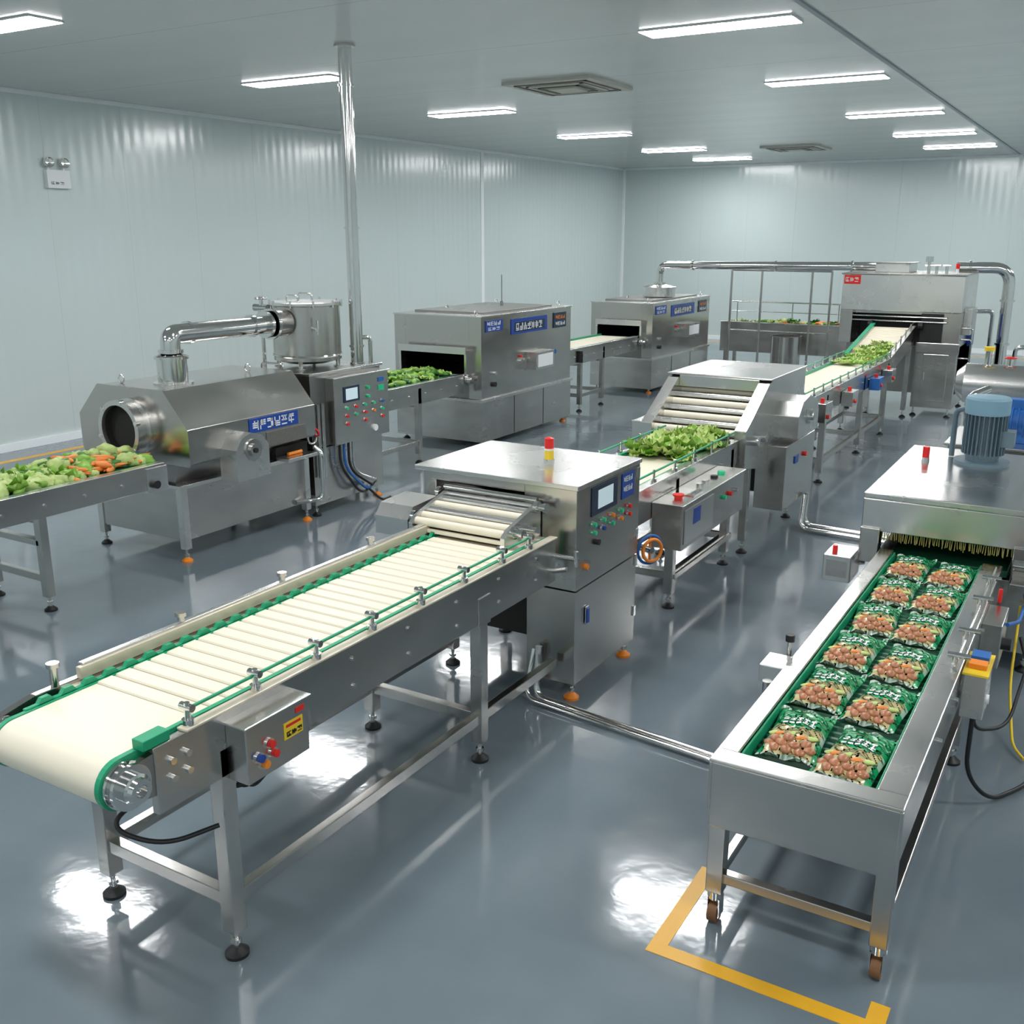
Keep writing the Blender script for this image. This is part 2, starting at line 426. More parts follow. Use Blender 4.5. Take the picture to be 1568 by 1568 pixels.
# ------------------------------------------------------------------ 2. slicing machine (cabinet w/ hood)
G = group('vegetable_slicing_machine', (-2.7, 4.75, 0))
F = MB('housing', G, .005); D = MB('details', G)
F.box(-2.52, -2.23, 4.38, 5.14, .10, .62, STEEL)
F.box(-2.53, -2.225, 4.37, 5.145, .63, 1.165, STEEL)
F.box(-3.20, -3.12, 4.42, 5.12, .80, 1.165, STEEL)
F.box(-3.22, -2.215, 4.36, 5.15, 1.165, 1.19, STEELL)
F.box(-3.12, -2.53, 4.37, 4.40, 1.12, 1.165, STEEL)
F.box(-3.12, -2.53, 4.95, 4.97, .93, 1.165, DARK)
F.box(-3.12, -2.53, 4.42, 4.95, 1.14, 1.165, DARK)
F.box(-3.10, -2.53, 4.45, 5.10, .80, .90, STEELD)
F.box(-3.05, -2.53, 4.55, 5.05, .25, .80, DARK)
F.box(-3.10, -3.04, 4.45, 4.51, .1, .80, STEEL); F.box(-3.10, -3.04, 5.05, 5.10, .1, .80, STEEL)
F.box(-2.97, -2.53, 4.42, 4.94, .90, .925, CREAM)
# roller infeed
for x in (-2.99, -2.44):
    F.prism([(4.00, .90), (4.00, .98), (4.04, 1.01), (4.36, 1.09), (4.36, .86), (4.2, .80), (4.06, .82)], 'x', x-.012, x+.012, STEELL)
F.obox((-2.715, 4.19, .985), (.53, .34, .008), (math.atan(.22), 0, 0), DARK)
for k in range(6):
    t = k/5; D.cyl((-2.98, 4.04+.30*t, .985+.075*t), (-2.45, 4.04+.30*t, .985+.075*t), .021, CREAM if k in (0, 1, 3) else STEELL, n=16)
D.cyl((-3.0, 4.33, 1.10), (-2.43, 4.33, 1.10), .014, CHROME)
F.prism([(4.02, .955), (4.02, .935), (4.34, .926), (4.34, .955)], 'x', -2.97, -2.46, CREAM)
F.prism([(4.03, .88), (4.03, .98), (4.08, 1.04), (4.30, 1.05), (4.34, 1.02), (4.34, .88)], 'x', -3.24, -3.03, STEELL)
F.box(-3.14, -3.0, 3.92, 4.34, .76, .80, STEEL)
F.box(-3.06, -2.96, 4.08, 4.34, .80, .90, STEEL)
for y, z in ((4.08, .99), (4.22, .97), (4.31, 1.07)):
    D.lathe((-2.43, y, z), (1, 0, 0), [(0, 0), (.032, 0), (.032, .02), (.02, .02), (.02, .05), (.026, .05), (.026, .065), (0, .065)], CHROME, n=16)
    D.lathe((-3.01, y, z), (-1, 0, 0), [(0, 0), (.032, 0), (.032, .02), (0, .02)], CHROME, n=16)
D.cyl((-2.32, 4.28, .84), (-2.18, 4.28, .84), .012, CHROME); D.cyl((-2.18, 4.28, .80), (-2.18, 4.28, .88), .012, CHROME)
D.tube([(-2.40, 4.22, .78), (-2.27, 4.22, .78), (-2.20, 4.22, .80)], .012, CHROME, .03)
# control face
X = -2.225
F.box(X, X+.006, 4.53, 4.84, .99, 1.145, NAVY); D.box(X+.006, X+.008, 4.60, 4.78, 1.02, 1.12, SCREEN)
F.box(X, X+.006, 4.90, 5.06, 1.0, 1.145, BLUE); glyphs(D, X+.006, 4.915, 1.095, 4, .025, .03, WHITE); glyphs(D, X+.006, 4.915, 1.04, 4, .025, .03, WHITE)
cols = [GBTN, GBTN, ORANGE, GBTN, RED, GBTN, BLUE, GBTN, ORANGE, RED]
for r, z in enumerate((.945, .90)):
    for k in range(5):
        y = 4.56+.11*k; c = cols[r*5+k]
        D.cyl((X, y, z), (X+.006, y, z), .017, CHROME, n=14); D.cyl((X, y, z), (X+.02, y, z), .012, c, n=14)
D.cyl((X, 4.60, .84), (X+.02, 4.60, .84), .016, BLACK, n=14)
D.cyl((X, 4.47, .74), (X+.02, 4.47, .74), .018, ORANGE, n=4)
D.box(X, X+.012, 4.49, 4.515, .42, .50, BLUE); D.box(X, X+.006, 4.485, 4.52, .41, .51, CHROME)
for z in (.25, .56, .72, 1.08): D.box(X-.004, X+.004, 5.115, 5.14, z, z+.06, CHROME)
for p in ((-2.27, 4.43), (-2.27, 5.09)): foot(D, *p, .12, ORANGE)
for p in ((-3.07, 4.48), (-3.07, 5.07)): foot(D, *p, .12)
# beacon
D.cyl((-2.6, 4.76, 1.19), (-2.6, 4.76, 1.215), .03, CHROME); D.cyl((-2.6, 4.76, 1.215), (-2.6, 4.76, 1.265), .026, YEL); D.cyl((-2.6, 4.76, 1.265), (-2.6, 4.76, 1.275), .027, WHITE); D.cyl((-2.6, 4.76, 1.275), (-2.6, 4.76, 1.33), .026, RED); D.cyl((-2.6, 4.76, 1.33), (-2.6, 4.76, 1.336), .024, RED, r2=.01)
fin(F, D)

# floor conduit
M = MB('floor_conduit_pipe')
M.tube([(-2.42, 4.34, .30), (-2.42, 4.30, .025), (-1.43, 4.18, .022), (-1.06, 4.14, .022)], .018, CHROME, .08)
M.tube([(-2.45, 4.34, .28), (-2.46, 4.26, .025), (-1.43, 4.14, .022), (-1.06, 4.10, .022)], .012, CHROME, .08)
M.done()
M = MB('floor_conduit_pipe')
M.tube([(-2.09, 8.38, .30), (-2.09, 8.35, .025), (-1.25, 8.30, .022)], .022, CHROME, .08)
M.tube([(-2.09, 8.30, .30), (-2.09, 8.22, .025), (-1.25, 8.16, .022)], .022, CHROME, .08)
M.done()

# ------------------------------------------------------------------ 3. second conveyor
G, F, D, B = conveyor('inspection_conveyor', -2.88, -2.32, 5.16, 7.14, .92, (5.98, 7.05), slat=0)
F.box(-2.318, -2.12, 5.56, 6.72, .54, .82, STEEL); F.box(-2.318, -2.11, 5.55, 6.73, .82, .828, STEELL)
F.box(-2.12, -2.114, 5.60, 6.10, .57, .79, STEELL)
for y, c in ((5.72, RED), (6.10, CHROME), (6.20, CHROME), (6.36, BLACK), (6.5, GBTN)):
    D.cyl((-2.21, y, .828), (-2.21, y, .845), .026, c, n=16)
D.cyl((-2.21, 5.72, .845), (-2.21, 5.72, .855), .036, RED, n=16)
D.box(-2.29, -2.14, 5.80, 5.98, .828, .834, CHROME); D.box(-2.114, -2.112, 5.74, 5.86, .67, .77, BLUE)
for y in (6.3, 6.42, 6.54): D.cyl((-2.12, y, .72), (-2.10, y, .72), .016, (GBTN, RED, CHROME)[int((y-6.3)/.12+.5)], n=12)
D.torus((-2.20, 5.27, .62), (1, -.6, 0), .085, .009, BLUEB); D.torus((-2.18, 5.26, .62), (1, -.6, 0), .066, .010, ORANGE)
D.cyl((-2.32, 5.30, .62), (-2.18, 5.26, .62), .02, CHROME)
D.box(-2.205, -2.195, 5.262, 5.278, .54, .70, ORANGE)
F.box(-2.34, -2.31, 5.98, 7.1, .20, .24, STEEL)
fin(F, D, B)

def pile(name, x0, x1, y0, y1, z, n, kinds, hmax=.08, s=.09):
    M = MB(name)
    for i in range(n):
        x = random.uniform(x0, x1); y = random.uniform(y0, y1)
        e = 1-abs((x-(x0+x1)/2)/((x1-x0)/2))**2
        e *= min(1, .3+min(y-y0, y1-y)/.12)
        zz = z+random.uniform(.25, 1)*hmax*e+.015
        k = random.choice(kinds); q = s*random.uniform(.7, 1.25)
        if k in ('L', 'P', 'K'):
            M.leaf((x, y, zz), q*1.5, q*.55, (random.uniform(-.4, .4), random.uniform(-.4, .4), random.uniform(0, 6.3)), {'L': LET1, 'P': LET2, 'K': LET3}[k], cup=random.uniform(.15, .4), ruf=.13)
        elif k == 'C': M.blob((x, y, zz), (q*.55, q*.42, q*.36), (random.random()*3, 0, random.random()*6), CABB, .2)
        elif k == 'U': M.blob((x, y, zz), (q*.85, q*.24, q*.24), (0, random.uniform(-.12, .12), random.random()*6), CUKE, .08)
        elif k == 'Z': M.blob((x, y, zz), (q*.70, q*.32, q*.30), (0, random.uniform(-.12, .12), random.random()*6), ZUCC, .10)
        elif k == 'R': M.blob((x, y, zz), (q*.9, q*.24, q*.24), (0, random.uniform(-.15, .15), random.random()*6), CARROT, .03, taper=.7)
        elif k == 'G': M.blob((x, y, zz), (q*.6, q*.4, q*.36), (0, random.uniform(-.2, .2), random.random()*6), LET1, .15)
    M.v = [(v[0], v[1], max(v[2], z+.001)) for v in M.v]
    return M.done()
pile('chopped_lettuce_pile', -2.78, -2.42, 6.30, 7.22, .925, 120, 'LPPPLP', .045, .12)

# ------------------------------------------------------------------ 4. roller feed machine
G = group('roller_feed_machine', (-2.7, 8.1, 0))
F = MB('housing', G, .005); D = MB('details', G)
prof = [(7.18, .72), (7.18, 1.0), (7.26, 1.04), (7.70, 1.29), (7.80, 1.31), (8.72, 1.31), (8.72, .66), (7.5, .66)]
F.prism(prof, 'x', -2.36, -2.27, STEELL); F.prism(prof, 'x', -3.11, -3.02, STEELL)
F.box(-3.12, -2.26, 7.72, 8.73, 1.31, 1.325, STEELL)
F.box(-3.02, -2.36, 7.72, 7.75, 1.22, 1.31, STEELL)
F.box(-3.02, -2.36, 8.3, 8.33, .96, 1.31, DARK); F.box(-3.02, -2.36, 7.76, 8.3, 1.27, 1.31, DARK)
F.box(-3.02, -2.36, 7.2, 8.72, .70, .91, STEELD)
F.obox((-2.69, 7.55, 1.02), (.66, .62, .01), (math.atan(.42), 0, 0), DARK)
for k in range(7):
    t = k/6; D.cyl((-3.02, 7.25+.55*t, .96+.23*t), (-2.36, 7.25+.55*t, .96+.23*t), .028, CREAM if k % 2 == 0 else STEELL, n=16)
F.prism([(7.9, .84), (7.9, 1.02), (8.0, 1.12), (8.2, 1.15), (8.42, 1.10), (8.5, 1.0), (8.5, .84)], 'x', -2.27, -2.08, STEELL)
D.lathe((-2.08, 8.2, .98), (1, 0, 0), [(0, 0), (.06, 0), (.06, .02), (.03, .02), (.03, .04), (0, .04)], CHROME)
F.box(-2.36, -2.12, 7.75, 8.6, .28, .80, STEEL)
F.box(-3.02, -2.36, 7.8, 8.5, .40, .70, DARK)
for y in (7.35, 7.55, 8.6): D.cyl((-2.27, y, .9), (-2.22, y, .9), .035, CHROME)
D.box(-2.12, -2.112, 8.0, 8.10, .62, .68, BLUE); D.cyl((-2.12, 8.3, .65), (-2.10, 8.3, .65), .02, RED)
F.box(-3.20, -3.11, 7.2, 7.5, .85, 1.0, STEELL)
for x in (-3.06, -2.32):
    for y in (7.4, 8.60): leg(F, D, x, y, .68)
fin(F, D)

# ------------------------------------------------------------------ 5. long conveyor + ramp
G, F, D, B = conveyor('inclined_belt_conveyor', -2.93, -2.38, 8.75, 13.1, .92, (10.05, 11.7, 13.0), guide=True)
# ramp section
def ramp(Mx, x0, x1, t0, t1, m):
    Mx.prism([(13.1, .92+t0), (14.60, 1.19+t0), (14.60, 1.19+t1), (13.1, .92+t1)], 'x', x0, x1, m)
ramp(B, -2.90, -2.41, -.03, 0, CREAM)
ramp(F, -2.93, -2.90, -.2, .03, STEEL); ramp(F, -2.41, -2.38, -.2, .03, STEEL)
ramp(F, -2.955, -2.90, .03, .05, GREEN); ramp(F, -2.42, -2.37, .03, .036, STEELL)
for k in range(5):
    t = k/5; D.cyl((-2.39, 13.1+1.5*t, .95+.27*t), (-2.39, 13.1+1.5*t, 1.05+.27*t), .010, CHROME, n=8)
D.tube([(-2.39, 13.0, 1.01), (-2.39, 14.5, 1.27)], .008, CHROME, n=8)
for k in range(14):
    y = 13.55+.075*k; z = .92+.27*(y-13.1)/1.5
    B.obox((-2.655, y, z+.004), (.47, .06, .008), (math.atan(.18), 0, 0), CREAM)
for x in (-2.90, -2.41): leg(F, D, x, 14.45, 1.05)
for y, c, s in ((9.5, STEEL, .12), (10.6, STEELL, .10), (11.9, BLUEB, .09), (12.6, STEEL, .1)):
    F.box(-2.375, -2.26, y, y+.25, .70, .70+s*1.5, c)
    D.cyl((-2.26, y+.08, .75), (-2.24, y+.08, .75), .02, RED, n=12)
    D.cyl((-2.32, y+.1, .70+s*1.5), (-2.32, y+.1, .74+s*1.5), .02, RED, n=12)
fin(F, D, B)
M = MB('lettuce_slices')
for i in range(120):
    y = random.uniform(12.2, 13.7); x = random.uniform(-2.86, -2.46); z = .93+max(0, y-13.1)*.18
    M.leaf((x, y, z+.015), .13, .05, (math.atan(.18) if y > 13.1 else 0, random.uniform(-.2, .2), random.uniform(0, 6.3)), random.choice((LET1, LET2, LET2)), cup=.3, ruf=.1)
M.done()

# ------------------------------------------------------------------ 6. blanching machine (far)
G = group('steam_blanching_machine', (-2.6, 15.3, 0))
F = MB('housing', G, .006); D = MB('details', G)
x0, x1, y0, y1 = -3.40, -1.83, 14.66, 16.0
F.box(x0, x1, y0, y1, 1.40, 1.88, STEELL)
F.box(x0-.02, x1+.02, y0-.02, y1+.02, 1.88, 1.90, STEEL)
F.box(x0, x0+.17, y0, y1, .95, 1.40, STEEL); F.box(-2.32, x1, y0+.03, y1, .95, 1.40, STEEL)
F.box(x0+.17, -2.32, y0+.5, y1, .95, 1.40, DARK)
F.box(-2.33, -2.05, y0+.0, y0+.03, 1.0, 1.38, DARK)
for z in (1.27, 1.33): D.cyl((x0+.17, y0+.02, z), (-2.0, y0-.02, z), .012, CHROME)
for k in range(8): D.box(x0+.17, -2.32, y0+.1+.05*k, y0+.12+.05*k, 1.36, 1.40, STEEL)
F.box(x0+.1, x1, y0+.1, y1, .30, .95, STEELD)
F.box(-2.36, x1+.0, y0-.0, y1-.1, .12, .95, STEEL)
F.box(-2.25, -1.93, y0-.012, y0, .22, .85, STEEL)
D.cyl((-2.22, y0-.02, .5), (-2.22, y0-.02, .6), .01, CHROME, n=8)
F.box(-2.36, x1+.02, y0-.02, y0, .86, 1.0, STEEL)
for p in ((-2.32, 14.72), (-1.88, 14.72), (-1.88, 15.8), (x0+.15, 15.8), (x0+.15, 14.85)): foot(D, *p, .32 if p[0] < -3 else .14)
D.box(x0+.02, x0+.24, y0-.006, y0, 1.75, 1.87, RED); glyphs(D, y0-.006, x0+.035, 1.78, 3, .052, .06, WHITE, face='y')
F.box(-3.05, -2.6, 15.0, 15.6, 1.90, 2.02, STEELL); F.box(-3.08, -2.57, 14.97, 15.63, 2.02, 2.035, STEEL)
for x in (-2.35, -2.25, -2.12):
    D.cyl((x, 15.0, 1.9), (x, 15.0, 2.08 if x < -2.3 else 2.0), .02, CHROME); D.cyl((x-.05, 15.0, 2.0), (x+.05, 15.0, 2.0), .012, CHROME)
D.cyl((-2.35, 15, 2.05), (-2.35, 15, 2.12), .05, CHROME)
D.cyl((-2.0, 15.1, 1.9), (-2.0, 15.1, 1.96), .02, WHITE); D.cyl((-2.0, 15.1, 1.96), (-2.0, 15.1, 2.03), .025, RED)
F.box(x1, x1+.10, 14.9, 15.4, 1.1, 1.45, STEELL); F.box(x1, x1+.05, 15.5, 15.8, .9, 1.3, BLUE)
for z in (1.05, 1.2, .8): D.tube([(x1, 14.8, z), (x1+.14, 14.8, z), (x1+.14, 14.8, .3)], .012, CHROME, .04)
# ramp mouth bearings
for x in (-2.97, -2.32): D.lathe((x, 14.62, 1.22), (1, 0, 0), [(0, -.03), (.05, -.03), (.05, .03), (0, .03)], BLACK)
# discharge pipework on the right side
M = MB('discharge_pipe', G)
M.tube([(-2.1, 15.7, 1.96), (-1.42, 15.9, 1.96), (-1.42, 15.9, .0)], .078, CHROME, .24, n=18)
for z in (.35, .9, 1.5): M.cyl((-1.42, 15.9, z), (-1.42, 15.9, z+.03), .10, CHROME)
M.cyl((-1.95, 15.745, 1.96), (-1.92, 15.755, 1.96), .10, CHROME)
M.tube([(-1.60, 16.1, 0), (-1.60, 16.1, 1.35), (-1.75, 16.0, 1.35), (-1.84, 15.9, 1.35)], .03, CHROME, .08)
M.tube([(-1.22, 15.7, 0), (-1.22, 15.7, .9), (-1.05, 15.7, .9)], .03, CHROME, .08)
M.done()
fin(F, D)

# ------------------------------------------------------------------ 7. tunnel ovens (left row)
def oven(name, x0, x1, y0, y1, zt, zb, antenna=True):
    G = group(name, ((x0+x1)/2, (y0+y1)/2, 0))
    F = MB('housing', G, .006); D = MB('details', G)
    L = y1-y0
    # body with real opening at the front (tunnel)
    zo0, zo1 = .80, 1.12 if zt > 1.45 else 1.08
    xa, xb = x0+.16, x1-.17
    F.box(x0, xa, y0, y1, zb, zt, STEEL); F.box(xb, x1, y0, y1, zb, zt, STEEL)
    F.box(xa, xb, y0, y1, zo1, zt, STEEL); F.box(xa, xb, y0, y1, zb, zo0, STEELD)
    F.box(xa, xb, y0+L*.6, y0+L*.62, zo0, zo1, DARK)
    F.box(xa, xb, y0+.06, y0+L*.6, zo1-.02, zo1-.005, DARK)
    F.box(xa-.03, xb+.03, y0-.10, y0, zo1, zo1+.015, STEELL)
    F.box(xa-.03, xa, y0-.10, y0, zo0, zo1, STEELL); F.box(xb, xb+.03, y0-.10, y0, zo0, zo1, STEELL)
    F.box(xa-.03, xb+.03, y0-.115, y0-.10, zo1-.03, zo1+.05, STEELL)
    F.box(x0-.01, x1+.015, y0-.015, y1+.015, zt, zt+.015, STEELL)
    F.box(x0+.12, x1-.12, y0+.25, y1-.3, zt+.015, zt+.04, STEELD)
    F.box(x0-.02, x1+.03, y0-.03, y1+.02, zb-.03, zb, STEELL)
    F.box(x0+.0, x1+.01, y0+.0, y1, .07, zb-.03, STEEL)
    for y in (y0+L*.33, y0+L*.66): D.box(x1+.01, x1+.013, y-.004, y+.004, .08, zb-.04, DARK)
    for p in ((x0+.08, y0+.08), (x1-.06, y0+.08), (x0+.08, y1-.08), (x1-.06, y1-.08)): foot(D, *p, .1, ORANGE if p[0] > -6.5 else BLACK)
    # signs
    X = x1
    F.box(X, X+.01, y0+L*.04, y0+L*.21, zt-.17, zt-.04, BLUE); glyphs(D, X+.01, y0+L*.05, zt-.10, 4, L*.03, .045, WHITE); glyphs(D, X+.01, y0+L*.06, zt-.155, 3, L*.035, .035, WHITE)
    F.box(X, X+.01, y0+L*.30, y0+L*.70, zt-.24, zt-.06, BLUE); F.box(X+.01, X+.012, y0+L*.33, y0+L*.67, zt-.215, zt-.10, NAVY)
    glyphs(D, X+.012, y0+L*.345, zt-.20, 7, L*.036, .085, WHITE)
    F.box(X, X+.012, y0+L*.78, y0+L*.93, zt-.24, zt-.05, NAVY); glyphs(D, X+.012, y0+L*.80, zt-.13, 4, L*.025, .045, ORANGE); glyphs(D, X+.012, y0+L*.80, zt-.21, 4, L*.025, .045, WHITE)
    # inspection window box
    F.box(X, X+.14, y0+L*.47, y0+L*.68, zb+.24, zb+.45, STEELL); F.box(X+.14, X+.146, y0+L*.49, y0+L*.66, zb+.27, zb+.42, WHITE)
    for y in (.40, .44): D.cyl((X, y0+L*y, zb+.36), (X+.03, y0+L*y, zb+.36), .03, CHROME, n=16)
    D.cyl((X, y0+L*.40, zb+.42), (X+.03, y0+L*.40, zb+.42), .015, RED, n=14)
    D.cyl((X, y0+L*.77, zb+.40), (X+.05, y0+L*.77, zb+.40), .028, BLUEB, n=16); D.cyl((X, y0+L*.77, zb+.30), (X+.03, y0+L*.77, zb+.30), .02, BLUEB, n=16)
    D.cyl((X, y0+L*.12, zb+.15), (X+.03, y0+L*.12, zb+.15), .03, BLACK, n=16)
    D.cyl((X, y0+L*.12, zb+.28), (X+.04, y0+L*.12, zb+.28), .02, CHROME, n=16)
    # conveyor mouth roller
    D.cyl((xa, y0-.06, zo0+.03), (xb, y0-.06, zo0+.03), .035, CHROME)
    D.lathe((x1-.16, y0-.06, zo0+.0), (1, 0, 0), [(0, 0), (.06, 0), (.06, .04), (.03, .04), (.03, .08), (0, .08)], CHROME)
    for x, y in ((x0+.35, y0+.6), (x1-.12, y0+.08), (x1-.12, y1-.12), (x0+.2, y1-.2)): D.torus((x, y, zt+.045), (1, 0, 0), .03, .007, CHROME, n=16, k=6)
    if antenna:
        D.cyl((-6.75, y0+1.35, zt+.04), (-6.75, y0+1.35, zt+.42), .007, STEELD, n=8); D.cyl((-6.75, y0+1.35, zt+.04), (-6.75, y0+1.35, zt+.10), .02, STEELD, n=8)
    return G, F, D
G, F, D = oven('tunnel_oven', -7.42, -6.20, 9.72, 11.90, 1.50, .57); fin(F, D)
G, F, D = oven('tunnel_oven', -7.25, -6.20, 14.62, 17.10, 1.38, .55, False)
D.lathe((-6.58, 15.75, 1.435), (0, 0, 1), [(0, 0), (.26, 0), (.26, .13), (.28, .13), (.28, .15), (.12, .19), (0, .19)], STEELL)
fin(F, D)

G, F, D, B = conveyor('oven_feed_conveyor', -7.20, -6.36, 7.50, 9.59, .85, (7.7, 8.74), guide=False, belt=DGREEN); fin(F, D, B)
pile('green_vegetable_pile', -7.1, -6.48, 7.7, 9.55, .85, 280, 'UUGZLPUZU', .06, .10)
G, F, D, B = conveyor('oven_transfer_conveyor', -7.05, -6.38, 11.93, 14.49, .88, (12.6, 13.3), guide=False)
D.cyl((-6.36, 12.5, .70), (-6.36, 12.5, .86), .03, BLACK)
fin(F, D, B)

# overhead pipe
M = MB('steam_pipe')
M.tube([(-6.58, 15.75, 1.63), (-6.58, 15.75, 1.93), (-3.25, 15.3, 1.97), (-3.10, 15.3, 1.97), ], .060, CHROME, .22, n=18)
for p, q in (((-6.0, 15.67, 1.935), (-5.97, 15.666, 1.935)), ((-4.6, 15.48, 1.948), (-4.57, 15.476, 1.948)), ((-3.45, 15.32, 1.965), (-3.42, 15.32, 1.965))): M.cyl(p, q, .08, CHROME)
M.cyl((-6.58, 15.75, 1.63), (-6.58, 15.75, 1.66), .10, CHROME)
M.done()
M = MB('pipe_support_stand')
for x in (-5.55, -5.05, -4.25, -3.95):
    M.cyl((x, 16.3, 0), (x, 16.3, 1.86), .018, STEEL, n=10); M.cyl((x, 16.3, 0), (x, 16.3, .02), .06, STEEL)
M.cyl((-5.55, 16.3, 1.86), (-3.95, 16.3, 1.86), .02, STEEL); M.cyl((-5.55, 16.3, .9), (-3.95, 16.3, .9), .012, STEEL)
M.done()

# cross conveyor at the back
G = group('sorting_conveyor', (-4.8, 17.7, 0)); F = MB('frame', G, .004); D = MB('details', G)
F.box(-6.1, -3.5, 17.45, 17.49, .42, .92, STEEL); F.box(-6.1, -3.5, 18.0, 18.04, .6, .92, STEEL); F.box(-6.1, -3.5, 17.42, 17.49, .92, .94, STEELL)
F.box(-6.1, -3.5, 17.49, 18.0, .80, .86, DGREEN)
for x in (-6.0, -5.0, -4.2, -3.6):
    for y in (17.5, 18.0): leg(F, D, x, y, .6)
    D.cyl((x, 18.02, .92), (x, 18.02, 1.25), .012, CHROME)
D.cyl((-6.1, 18.02, 1.25), (-3.5, 18.02, 1.25), .012, CHROME); D.cyl((-6.1, 18.02, 1.08), (-3.5, 18.02, 1.08), .008, CHROME)
fin(F, D)
pile('sorted_vegetable_pile', -6.0, -3.6, 17.55, 17.95, .86, 150, 'GUCRKP', .10, .10)
M = MB('steel_stock_pot')
M.lathe((-4.75, 16.85, .0), (0, 0, 1), [(0, .30), (.24, .30), (.24, .78), (.25, .79), (.23, .79), (.23, .5), (0, .5)], STEEL)
for a in (.8, 2.4, 4, 5.5): M.cyl((-4.75+.2*math.cos(a), 16.85+.2*math.sin(a), 0), (-4.75+.2*math.cos(a), 16.85+.2*math.sin(a), .31), .02, STEEL)
M.done()

# ------------------------------------------------------------------ 8. drum roaster
G = group('rotary_drum_roaster', (-6.3, 5.7, 0)); F = MB('housing', G, .006); D = MB('details', G)
F.box(-6.82, -5.85, 5.0, 6.40, .17, .57, STEEL); F.box(-6.84, -5.83, 4.98, 6.42, .57, .60, STEELL)
for x in (-6.80, -5.87):
    for y in (5.02, 6.36): F.box(x-.03, x+.03, y-.03, y+.03, .10, .57, STEELL); foot(D, x, y, .12, ORANGE if x > -6 else BLACK)
hp = [(-6.90, .80), (-6.90, 1.06), (-6.66, 1.30), (-5.95, 1.30), (-5.72, 1.03), (-5.72, .78), (-5.74, .76), (-6.88, .76)]
F.prism(hp, 'y', 5.0, 6.36, STEEL)
F.prism([(x*1.0+(x+6.31)*.02, z+(z-1.0)*.02) for x, z in hp], 'y', 4.985, 5.0, STEEL)
D.cyl((-6.30, 5.02, .80), (-6.30, 6.34, .80), .42, STEELD, n=40)
c = (-6.31, 4.985, 1.0)
D.lathe(c, (0, -1, 0), [(.225, 0), (.225, .012), (.205, .012), (.205, .10), (.222, .10), (.222, .125), (.185, .125), (.185, .02), (0, .02)], STEELL, n=40)
D.lathe((-6.31, 4.982, 1.0), (0, -1, 0), [(0, .04), (.182, .04), (.182, .09)], DARK, n=40)
for a in range(6):
    an = a*pi/3+.3; D.cyl((c[0]+.212*math.cos(an), 4.85, 1+.212*math.sin(an)), (c[0]+.212*math.cos(an), 4.89, 1+.212*math.sin(an)), .018, CHROME, n=8)
F.prism([(5.30, .60), (5.30, .84), (5.36, .92), (5.46, .955), (5.58, .92), (5.64, .84), (5.64, .60)], 'x', -5.74, -5.56, STEELL)
D.lathe((-5.56, 5.47, .82), (1, 0, 0), [(0, 0), (.085, 0), (.085, .012), (.05, .012), (.05, .03), (0, .03)], STEEL)
D.cyl((-5.56, 5.47, .82), (-5.52, 5.47, .82), .02, DARK)
X = -5.72
F.box(X, X+.008, 5.60, 6.15, .905, 1.02, BLUE); glyphs(D, X+.008, 5.63, .925, 6, .068, .075, WHITE)
F.box(X, X+.006, 5.78, 6.24, .77, .89, MESHM)
D.torus((-6.55, 5.12, 1.335), (0, 1, 0), .03, .007, CHROME, n=16, k=6); D.torus((-6.2, 6.1, 1.335), (0, 1, 0), .03, .007, CHROME, n=16, k=6)
D.lathe((-6.2, 5.32, 1.30), (0, 0, 1), [(.15, 0), (.15, .012), (.115, .014), (.115, .19), (.13, .19), (.13, .21), (.08, .23)], CHROME)
F.box(-6.02, -5.86, 6.02, 6.4, .60, .70, DARK); D.cyl((-5.80, 6.10, .645), (-5.80, 6.26, .645), .014, ORANGE, n=14); F.box(-5.84, -5.70, 6.0, 6.35, .60, .63, STEELL)
D.torus((-5.78, 6.38, .74), (1, 0, 0), .055, .010, STEELL, n=18, k=8); D.torus((-5.74, 6.38, .79), (0, 1, .3), .035, .008, RED, n=16, k=6)
D.tube([(-5.78, 6.40, .66), (-5.72, 6.42, .60), (-5.72, 6.42, .2), (-5.80, 6.30, .2), (-5.84, 6.2, .2)], .022, CHROME, .07)
fin(F, D)

G = group('control_cabinet', (-6.28, 6.95, 0)); F = MB('housing', G, .006); D = MB('details', G)
F.box(-6.70, -5.86, 6.47, 7.43, .10, .60, STEEL); F.box(-6.70, -5.86, 6.47, 7.43, .61, 1.24, STEELD)
F.box(-6.72, -5.84, 6.45, 7.45, 1.24, 1.262, STEELL)
F.box(-5.86, -5.76, 6.66, 7.42, .62, 1.20, STEEL); F.box(-5.87, -5.745, 6.65, 7.43, 1.20, 1.212, STEELL)
X = -5.76
F.box(X, X+.006, 6.78, 7.0, .98, 1.12, NAVY); D.box(X+.006, X+.008, 6.81, 6.97, 1.0, 1.10, SCREEN)
D.box(X, X+.006, 7.27, 7.35, 1.03, 1.08, GBTN); D.box(X, X+.006, 7.27, 7.35, 1.11, 1.15, BLUEB)
cc = [GBTN, RED, GBTN, GBTN, BLUEB, RED, GBTN, RED, ORANGE, GBTN, RED, GBTN, RED, GBTN, RED]
for i in range(15):
    y = 6.82+.125*(i % 5); z = .93-.07*(i//5)
    if i > 9 and i % 2: continue
    D.cyl((X, y, z), (X+.02, y, z), .013, cc[i], n=12); D.cyl((X, y, z), (X+.005, y, z), .019, CHROME, n=12)
for z in (1.08, 1.0): D.cyl((X, 7.12, z), (X+.02, 7.12, z), .016, GBTN, n=12)
D.cyl((X, 7.2, .7), (X+.02, 7.2, .7), .03, WHITE, n=14)
